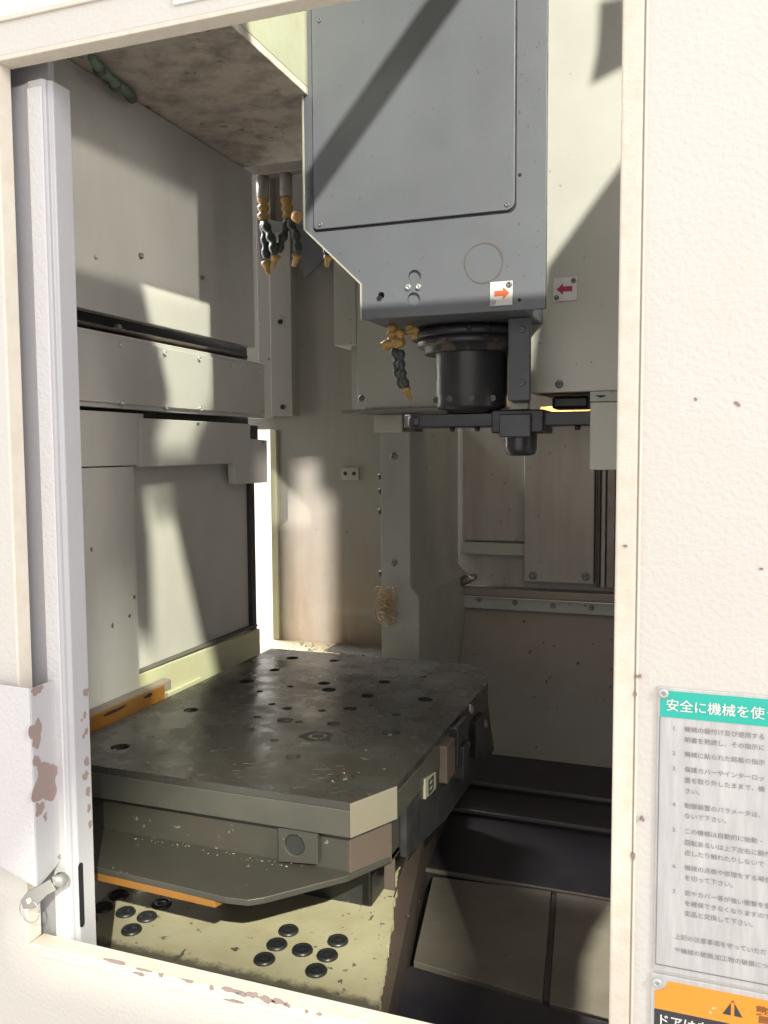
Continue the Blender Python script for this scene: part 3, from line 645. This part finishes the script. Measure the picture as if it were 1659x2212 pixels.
MB().prism('y', xz(.992, (600, 1788), (686, 1795), (686, 1868), (600, 1862)), .992, 1.006, [circ(*xz(.992, (636, 1826))[0], .0145, 18)]).build('locating_plate', 'skirt', pl, .0012)
MB().prism('y', circ(*xz(.992, (636, 1826))[0], .0147, 18), .9975, .9995).build('locating_hole', 'hole', pl)
sk = [(-.95, .914), (-.62, .899), (-.538, .894), (-.508, .898), (-.492, .910), (-.415, .994), (-.38, 1.06), (-.38, 1.10), (-.95, 1.10)]
MB().prism('z', sk, .889, .8975).build('skirt_plate', 'skirt', pl, .001)
MB().prism('z', [(-.95, .914), (-.555, .8975), (-.55, .912), (-.95, .929)], .8785, .8885).build('skirt_stripe', 'orange', pl, .0008)
MB().box(-.93, -.52, 1.28, 1.70, .845, .888).build('pallet_under', 'dark', pl)
MB().prism('x', [(1.10, .880), (1.30, .850), (1.66, .845), (1.60, .965), (1.10, .965)], -.3695, -.379).build('side_cheek', 'dark', pl, .001)
q0 = at(955, 1572, 'x', -.345); q1 = at(985, 1662, 'x', -.345)
for (y0, y1, z0, z1, x1, m_) in ((1.265, 1.315, .925, .985, -.357, 'brown'), (1.33, 1.40, .930, .995, -.357, 'dark'), (1.34, 1.38, .905, .96, -.350, 'dark'), (1.46, 1.52, .90, .965, -.357, 'dark')):
    MB().box(-.372, x1, y0, y1, z0, z1).build('clamp_block', m_, pl, .002)
for yy, zz in ((1.45, .99), (1.42, .935), (1.56, .93)): bolt(pl, (-.368, yy, zz), 'x', .009, .008)
tg = MB(); P = yz(-.366, (919, 1683), (942, 1668), (942, 1704), (919, 1727))
tg.prism('x', P, -.366, -.3695).build('number_tag', 'tag', pl, .0005)
cy = sum(p[0] for p in P)/4; cz = sum(p[1] for p in P)/4
for (dy, dz, w, h) in ((0, .009, .011, .0018), (0, 0, .011, .0018), (0, -.009, .011, .0018), (-.0105, 0, .002, .0105), (.0105, 0, .002, .0105)):
    MB().box(-.3662, -.3652, cy+dy-w, cy+dy+w, cz+dz-h, cz+dz+h).build('tag_mark', 'hole', pl)
MB().box(-.392, -.377, 1.071, 1.074, .845, .889).build('side_tab', 'brown', pl)
crumbs('swarf_crumbs', ((-.74, -.46), (.985, 1.003), .8978), 50, .0008, .0028, 'tag', pl)
crumbs('swarf_crumbs', ((-.85, -.39), (1.0, 1.6), 1.0), 70, .0006, .0026, 'tag', pl)
scr = MB()
for i in range(80):
    x, y = random.uniform(-.86, -.42), 1.0+.6*random.random()**1.5; an = random.gauss(.35, .25); L_ = random.uniform(.005, .022); w = random.uniform(.0002, .0006)
    e = Vector((math.cos(an), math.sin(an), 0)); n_ = Vector((-e.y, e.x, 0))*w; p = Vector((x, y, 1.0003))
    scr.quad(p-n_, p+e*L_-n_*.3, p+e*L_+n_*.3, p+n_)
o = scr.build('surface_scratches', 'screw', pl); o['kind'] = 'stuff'
sad = thing('pallet_saddle', 'dark saddle casting carrying the pallet above the floor plate', 'saddle')
MB().box(-.80, -.50, 1.30, 1.85, .64, .846).build('saddle_block', 'dark', sad, .004)
MB().box(-.62, -.53, 1.53, 1.85, .60, .86).build('saddle_cheek', 'dark', sad, .004)

# ------------------------------------------------------------------ spindle head
HY = 1.42
sh_ = thing('spindle_unit', 'blue grey spindle head with a sloping lower corner and a screwed cover plate', 'spindle head')
hp = [(-.663, 2.46), (-.663, 1.845), (-.555, 1.742), (-.555, 1.680), (-.234, 1.680), (-.234, 2.46)]
MB().prism('y', hp, HY, HY+.012, [circ(-.4585, 1.7475, .0112, 18), circ(-.4600, 1.7095, .0112, 18), circ(-.5195, 1.7195, .0060, 12)]).build('front_plate', 'head', sh_, .0018, 3)
MB().prism('y', [(-.662, 2.46), (-.662, 1.846), (-.554, 1.743), (-.554, 1.6805), (-.268, 1.6805), (-.268, 2.46)], HY+.0125, 1.90).build('head_body', 'head', sh_, .002)
MB().prism('y', [(-.6655, 2.46), (-.6655, 1.8445), (-.5575, 1.741), (-.5575, 1.680), (-.555, 1.680), (-.555, 1.742), (-.663, 1.8455), (-.663, 2.46)], HY-.003, HY+.02).build('edge_flange', 'cover', sh_)
cv = [(-.6435, 2.46), (-.6435, 1.846), (-.6405, 1.8425), (-.6375, 1.8415), (-.297, 1.8415)]
cv += [(-.297+.0125*math.sin(t), 1.854-.0125*math.cos(t)) for t in [R(15*i) for i in range(1, 7)]] + [(-.2845, 2.46)]
MB().prism('y', cv, HY-.0065, HY-.001).build('cover_plate', 'head', sh_, .0012, 3)
g = [(p[0]+(.0022 if p[0] > -.45 else -.0022), p[1]-(.0026 if p[1] < 2 else 0)) for p in cv]
MB().prism('y', g, HY-.0018, HY+.001).build('cover_gasket', 'dark', sh_)
for px, py in ((690, 44), (692, 485), (1095, 442), (937, 414)):
    q = at(px, py, 'y', HY-.0065)
    if px != 937: bolt(sh_, (q.x, HY-.0066, q.z), 'y', .0042, .002, 'bolt', 'screw')
for px, py in ((1123, 378), (1122, 648)):
    q = at(px, py, 'y', HY); MB().prism('y', circ(q.x, q.z, .0030, 12), HY-.0004, HY+.002).build('tapped_hole', 'hole', sh_)
for u in (-.4585, -.4600): MB().prism('y', circ(u, 1.7475 if u > -.459 else 1.7095, .0110, 18), HY+.006, HY+.011).build('hole_plug', 'head', sh_)
MB().prism('y', circ(-.5195, 1.7195, .0061, 12), HY+.009, HY+.0118).build('oil_hole', 'hole', sh_)
MB().prism('y', circ(-.5228, 1.7145, .0050, 12), HY-.0006, HY+.002).build('oil_hole', 'hole', sh_)
for px, py in ((882, 621), (904, 620)):
    q = at(px, py, 'y', HY); bolt(sh_, (q.x, HY, q.z), 'y', .0056, .0045, 'screw', 'screw')
ro, ri = blob(-.337, 1.7605, .0336, .0336, 48, .03, 3), blob(-.337, 1.7605, .0318, .0318, 48, .03, 11)
MB().prism('y', ro, HY-.0008, HY+.001, [ri]).build('ring_mark', 'rust_ring', sh_)
# arrow plates
def arrow_plate(label, x0, x1, z0, z1, y, right, m):
    t = thing('arrow_plate', label, 'arrow plate')
    MB().box(x0, x1, y-.002, y, z0, z1).build('plate', 'plate_white', t, .0006)
    w, h = x1-x0, z1-z0; cx, cz = (x0+x1)/2, (z0+z1)/2; s = 1 if right else -1
    p = [(cx-s*.30*w, cz-.11*h), (cx+s*.08*w, cz-.11*h), (cx+s*.08*w, cz-.25*h), (cx+s*.36*w, cz), (cx+s*.08*w, cz+.25*h), (cx+s*.08*w, cz+.11*h), (cx-s*.30*w, cz+.11*h)]
    MB().prism('y', p, y-.0026, y-.0019).build('arrow', m, t)
    bolt(t, (x1-.15*w, y-.002, z1-.16*h), 'y', .0048, .0028, 'bolt', 'screw'); bolt(t, (x0+.14*w, y-.002, z0+.15*h), 'y', .0048, .0028, 'screw' if right else 'bolt', 'screw')
arrow_plate('white plate with an orange arrow pointing right on the blue grey head', -.3255, -.2875, 1.6885, 1.7280, HY-.001, True, 'orange_print')
CY_ = 1.60
arrow_plate('white plate with a dark red arrow pointing left on the pale guard', -.2490, -.2062, 1.7200, 1.7620, CY_-.001, False, 'red_print')
# spindle nose
SX, SY = -.4075, 1.62
sn = thing('spindle_nose', 'black cylindrical spindle nose with two stacked flanges under the head', 'spindle')
MB().lathe((SX, SY, 0), [(.095, 1.6795), (.095, 1.674), (.118, 1.672), (.118, 1.6615), (.112, 1.660)], 48).build('upper_flange', 'flange', sn, 0)
MB().lathe((SX, SY, 0), [(.104, 1.6595), (.104, 1.648), (.100, 1.6455), (.092, 1.645), (.092, 1.634), (.086, 1.6325)], 48).build('lower_flange', 'flange', sn, 0)
MB().lathe((SX, SY, 0), [(.0700, 1.634), (.0690, 1.632), (.0690, 1.556), (.0675, 1.553), (.0675, 1.533), (.064, 1.529), (.050, 1.526), (.046, 1.521), (.034, 1.520)], 48).build('nose_body', 'nose', sn)
for a_ in (-158, -112, -75, -40):
    p = (SX+.068*math.cos(R(a_)), SY+.068*math.sin(R(a_)), 1.546)
    MB().lathe(p, [(.006, -.003), (.006, .0015), (.004, .002), (.0035, -.001)], 12, 'y').build('port', 'nose', sn)
for a_, zz in ((-62, 1.667), (-62, 1.654), (-78, 1.667)):
    rr_ = .1185 if zz > 1.66 else .1045
    MB().lathe((SX+rr_*math.cos(R(a_)), SY+rr_*math.sin(R(a_)), zz), [(.005, -.002), (.005, .0012), (.001, .0012)], 10, 'y').build('flange_screw', 'hole', sn)
sc = thing('spindle_side_cover', 'blue grey upright cover plate on the right of the spindle nose', 'cover plate')
MB().prism('z', [(-.3115, 1.50), (-.2735, 1.50), (-.2740, 1.515), (-.312, 1.70), (-.33, 1.70)], 1.5365, 1.6795).build('cover_box', 'cover_shaded', sc, .0012)
for zz in (1.659, 1.567): bolt(sc, (-.287, 1.50, zz), 'y', .006, .004)
# nozzles under the head
B = lambda px, py, y=1.50: tuple(at(px, py, 'y', y))
cn = nozzle('orange coolant fitting with two black hoses hanging under the head', None, [B(848, 702), B(847, 722), B(846, 742)], [B(852, 752), B(858, 778), B(857, 800), B(864, 822), B(868, 838)], [(B(876, 838), B(887, 862))], .0078, 'spindle coolant nozzles', [[B(866, 756, 1.49), B(866, 785, 1.49), B(870, 812, 1.49), B(878, 836, 1.49)]])
MB().tube(*segs([B(824, 747, 1.49), B(838, 745, 1.49), B(872, 740, 1.49)], .0095, 2), 12).build('elbow', 'orange_nozzle', cn)
MB().tube(*segs([B(862, 712, 1.495), B(865, 728, 1.495), B(867, 748, 1.495)], .0085, 2), 12).build('fitting', 'orange_nozzle', cn)
cn = nozzle('short orange coolant fitting without a hose under the head', None, [B(886, 702), B(888, 716), B(888, 731)], [], [], .0072, 'spindle coolant nozzles')
MB().tube(*segs([B(897, 706, 1.495), B(897, 718, 1.495), B(893, 733, 1.495)], .0075, 2), 12).build('fitting', 'orange_nozzle', cn)

# ------------------------------------------------------------------ tool changer
tgd = thing('tool_changer_guard', 'pale grey green tool changer guard at the right of the head', 'machine guard')
MB().prism('y', [(-.2915, 1.555), (.24, 1.555), (.24, 2.50), (-.2915, 2.50)], CY_, CY_+.02).build('guard_front', 'cover', tgd, .002)
MB().box(-.2912, -.28, CY_+.0205, 2.0, 1.555, 2.50).build('guard_side', 'cover', tgd)
MB().box(-.29, .24, CY_+.0205, 1.98, 1.556, 1.566).build('guard_floor', 'brown', tgd)
MB().box(-.181, .24, CY_-.004, CY_+.04, 1.536, 1.5545).build('hanger_flange', 'leg', tgd, .001)
MB().box(-.181, .24, CY_-.001, CY_+.04, 1.412, 1.5355).build('lower_block', 'cover', tgd, .002)
q = at(1208, 830, 'y', CY_); bolt(tgd, (q.x, CY_, q.z), 'y', .0075, .005)
q = at(1298, 856, 'y', CY_); MB().prism('y', blob(q.x, q.z, .008, .002, 12, .5, 3), CY_-.0046, CY_-.003).build('stain', 'hole', tgd)
ta = thing('tool_change_arm', 'black tool change arm with a tool pot hanging from it', 'tool arm')
MB().prism('z', [(-.538, 1.60), (-.52, 1.585), (-.38, 1.59), (-.19, 1.60), (-.17, 1.60), (-.17, 1.68), (-.538, 1.68)], 1.494, 1.5195).build('arm_bar', 'dark', ta, .002)
MB().lathe((-.512, 1.60, 1.4955), [(.016, 0), (.018, .006), (.018, .018), (.012, .024)], 20).build('arm_knuckle', 'nose', ta)
MB().box(-.36, -.262, 1.58, 1.69, 1.481, 1.524).build('pot_block', 'dark', ta, .003)
MB().box(-.343, -.284, 1.572, 1.582, 1.473, 1.516).build('pot_face', 'nose', ta, .002)
MB().lathe((-.3105, 1.615, 0), [(.030, 1.482), (.0305, 1.4795), (.0300, 1.452), (.0265, 1.441), (.018, 1.4385)], 28).build('tool_pot', 'nose', ta)
MB().box(-.322, -.290, 1.575, 1.60, 1.5245, 1.536).build('pot_clamp', 'leg', ta, .001)
for x in (-.445, -.395, -.205): MB().lathe((x, 1.615, 1.4855), [(.004, 0), (.0055, .002), (.0055, .009)], 12).build('arm_stud', 'dark', ta)
q = at(1170, 875, 'y', 1.66); MB().box(-.26, -.19, 1.66, 1.72, 1.527, 1.552).build('arm_motor', 'dark', ta, .006)
lg_ = thing('light_leak_strip', 'thin orange strip painted for light leaking above the tool arm', 'strip')
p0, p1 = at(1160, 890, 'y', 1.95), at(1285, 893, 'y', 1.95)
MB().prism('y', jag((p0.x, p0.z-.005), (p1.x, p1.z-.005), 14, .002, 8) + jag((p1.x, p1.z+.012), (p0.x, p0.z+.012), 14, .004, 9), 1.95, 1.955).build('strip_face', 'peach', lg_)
spot('leak_strip_light', (-.28, 1.86, 1.535), (-.28, 1.96, 1.535), 1.2, 60, .01, .3, (1, .75, .5))  # added small spot that brightens the strip like leaking light

# ------------------------------------------------------------------ bellows gap left of the head
bl = thing('column_bellows', 'dark bellows strip left of the blue grey head under the roof', 'bellows')
MB().prism('y', xz(1.56, (621, -40), (621, 150), (642, 168), (642, 196), (700, 210), (700, -40)), 1.56, 1.75).build('bellows_face', 'dark2', bl, .002)

# ------------------------------------------------------------------ added roof and fascia with holes cut to shape the light, hidden enclosure sides
def through(L, P, ax, v):
    """where the ray from wall point P to lamp L crosses a plane"""
    P = Vector(P); d = L-P; i = 'xyz'.index(ax); t = (v-P[i])/d[i]; q = P+d*t
    return [q[j] for j in range(3) if j != i]
ROOF = 2.75
Bq = [(1.338, 1.738), (1.20, 2.08), (1.57, 2.08), (1.566, 1.738), (1.560, 1.542), (1.478, 1.452), (1.474, 1.427), (1.353, 1.427), (1.353, 1.453), (1.409, 1.535)]
hole_b = [through(L_b, (WX, y, z), 'z', ROOF) for y, z in Bq]
Eq = [(1.350, 1.392), (1.447, 1.388), (1.447, 1.372), (1.362, 1.366), (1.380, 1.345), (1.441, 1.345), (1.590, .90), (1.31, .90), (1.306, 1.13), (1.368, 1.10), (1.366, 1.30)]
Fq = [(1.205, .86), (1.205, 1.15), (1.25, 1.18), (1.293, 1.19), (1.293, .86)]
L_f = Vector((-.95, 1.23, 1.02)) + Vector((1.15, -.08, 1))*2.6
spot('roof_lamp_front', L_f, (-.95, 1.24, 1.02), 700, 4.5, .045, .1, WARMG)
hole_f = [through(L_f, (WX, y, z), 'z', ROOF) for y, z in Fq]
hole_e = [through(L_e, (WX, y, z), 'z', ROOF) for y, z in Eq]
hole_t = [through(L_t, (*xy(.592, q)[0], .592), 'z', ROOF) for q in ((1345, 1930), (1290, 2010), (1264, 2080), (1258, 2230), (1390, 2230), (1390, 1930))]
roof = thing('light_mask_roof', 'unseen cream sheets with holes cut to shape the light', 'light mask')
MB().prism('z', rect(-1.3, 2.2, .80, 2.6), ROOF, ROOF+.004, [hole_b, hole_e, hole_f, hole_t]).build('mask_roof_sheet', 'cream_smooth', roof)
FYc = .81
hole_h = [through(L_head, P, 'y', FYc) for P in ((-.664, HY, 1.70), (-.2, HY, 1.70), (-.262, CY_, 1.783), (-.10, CY_, 1.995), (-.10, CY_, 2.30), (-.24, HY, 2.33), (-.664, HY, 2.33))]
hole_a = [through(L_a, (WX, y, z), 'y', FYc) for y, z in ((1.10, 1.745), (1.545, 1.745), (1.545, 1.952), (1.10, 1.952))]
MB().prism('y', rect(-1.3, 2.2, 2.032, ROOF-.001), FYc, FYc+.004, [hole_h, hole_a]).build('mask_fascia_sheet', 'cream_smooth', roof)
u0, u1 = through(L_head, at(980, -30, 'y', HY), 'y', FYc), through(L_head, at(660, 420, 'y', HY), 'y', FYc)
dv = Vector((u1[0]-u0[0], 0, u1[1]-u0[1])).normalized()
MB().tube([Vector((u0[0], FYc+.02, u0[1]))-dv*.05, Vector((u1[0], FYc+.02, u1[1]))+dv*.05], .022, 14).build('shadow_bar', 'cream_smooth', roof)  # added unseen bar, casts the diagonal shadow across the head
g0 = [through(L_head, P, 'y', FYc) for P in (at(1290, 10, 'y', CY_), at(1285, 110, 'y', CY_), at(1270, 190, 'y', CY_), at(1345, 150, 'y', CY_), at(1345, 0, 'y', CY_))]
MB().prism('y', g0, FYc+.006, FYc+.010).build('shadow_plate', 'cream_smooth', roof)  # added unseen plate, casts the shadow high on the guard
es = thing('enclosure_sides', 'plain grey right hand side sheets of the machine inside', 'machine wall')
MB().box(2.1, 2.12, .83, 2.6, .3, ROOF-.002).build('right_side', 'back_right', es)
MB().box(-1.3, 2.09, 2.52, 2.54, .3, ROOF-.002).build('rear_side', 'back_right', es)
MB().box(-1.32, -1.30, .83, 1.9, .3, ROOF-.002).build('left_side', 'back_right', es)


def beam_mask(label, L, y, quad, pr):
    """an added, unseen black mask that lets through only the beam falling on quad"""
    t = thing('beam_mask', label, 'beam mask', group='unseen beam masks in front of the machine')
    hole = [through(L, P, 'y', y) for P in quad]
    cx = sum(h[0] for h in hole)/len(hole); cz = sum(h[1] for h in hole)/len(hole)
    MB().prism('y', rect(cx-pr, cx+pr, cz-pr, cz+pr), y, y+.003, [hole]).build('mask_plate', 'black', t)
    for a_ in (rect(cx-pr-.004, cx-pr-.0005, cz-pr, cz+pr), rect(cx+pr+.0005, cx+pr+.004, cz-pr, cz+pr)):
        MB().prism('y', a_, y-.045, y+.003).build('mask_side', 'black', t)
    return t
beam_mask('small black beam mask added closest to the open doorway', L_p, -.42, [(x, BY, z) for x, z in ((-1.10, .80), (-.96, .80), (-.96, 1.318), (-1.004, 1.325), (-1.007, 1.416), (-1.064, 1.416), (-1.066, 1.32), (-1.10, 1.31))], .09)
beam_mask('small black beam mask added high up on the right', L_floor, -1.85, [(x, y, .68) for x, y in ((-.93, 1.03), (-.36, 1.03), (-.36, 1.30), (-.62, 1.75), (-1.05, 1.75))], .10)
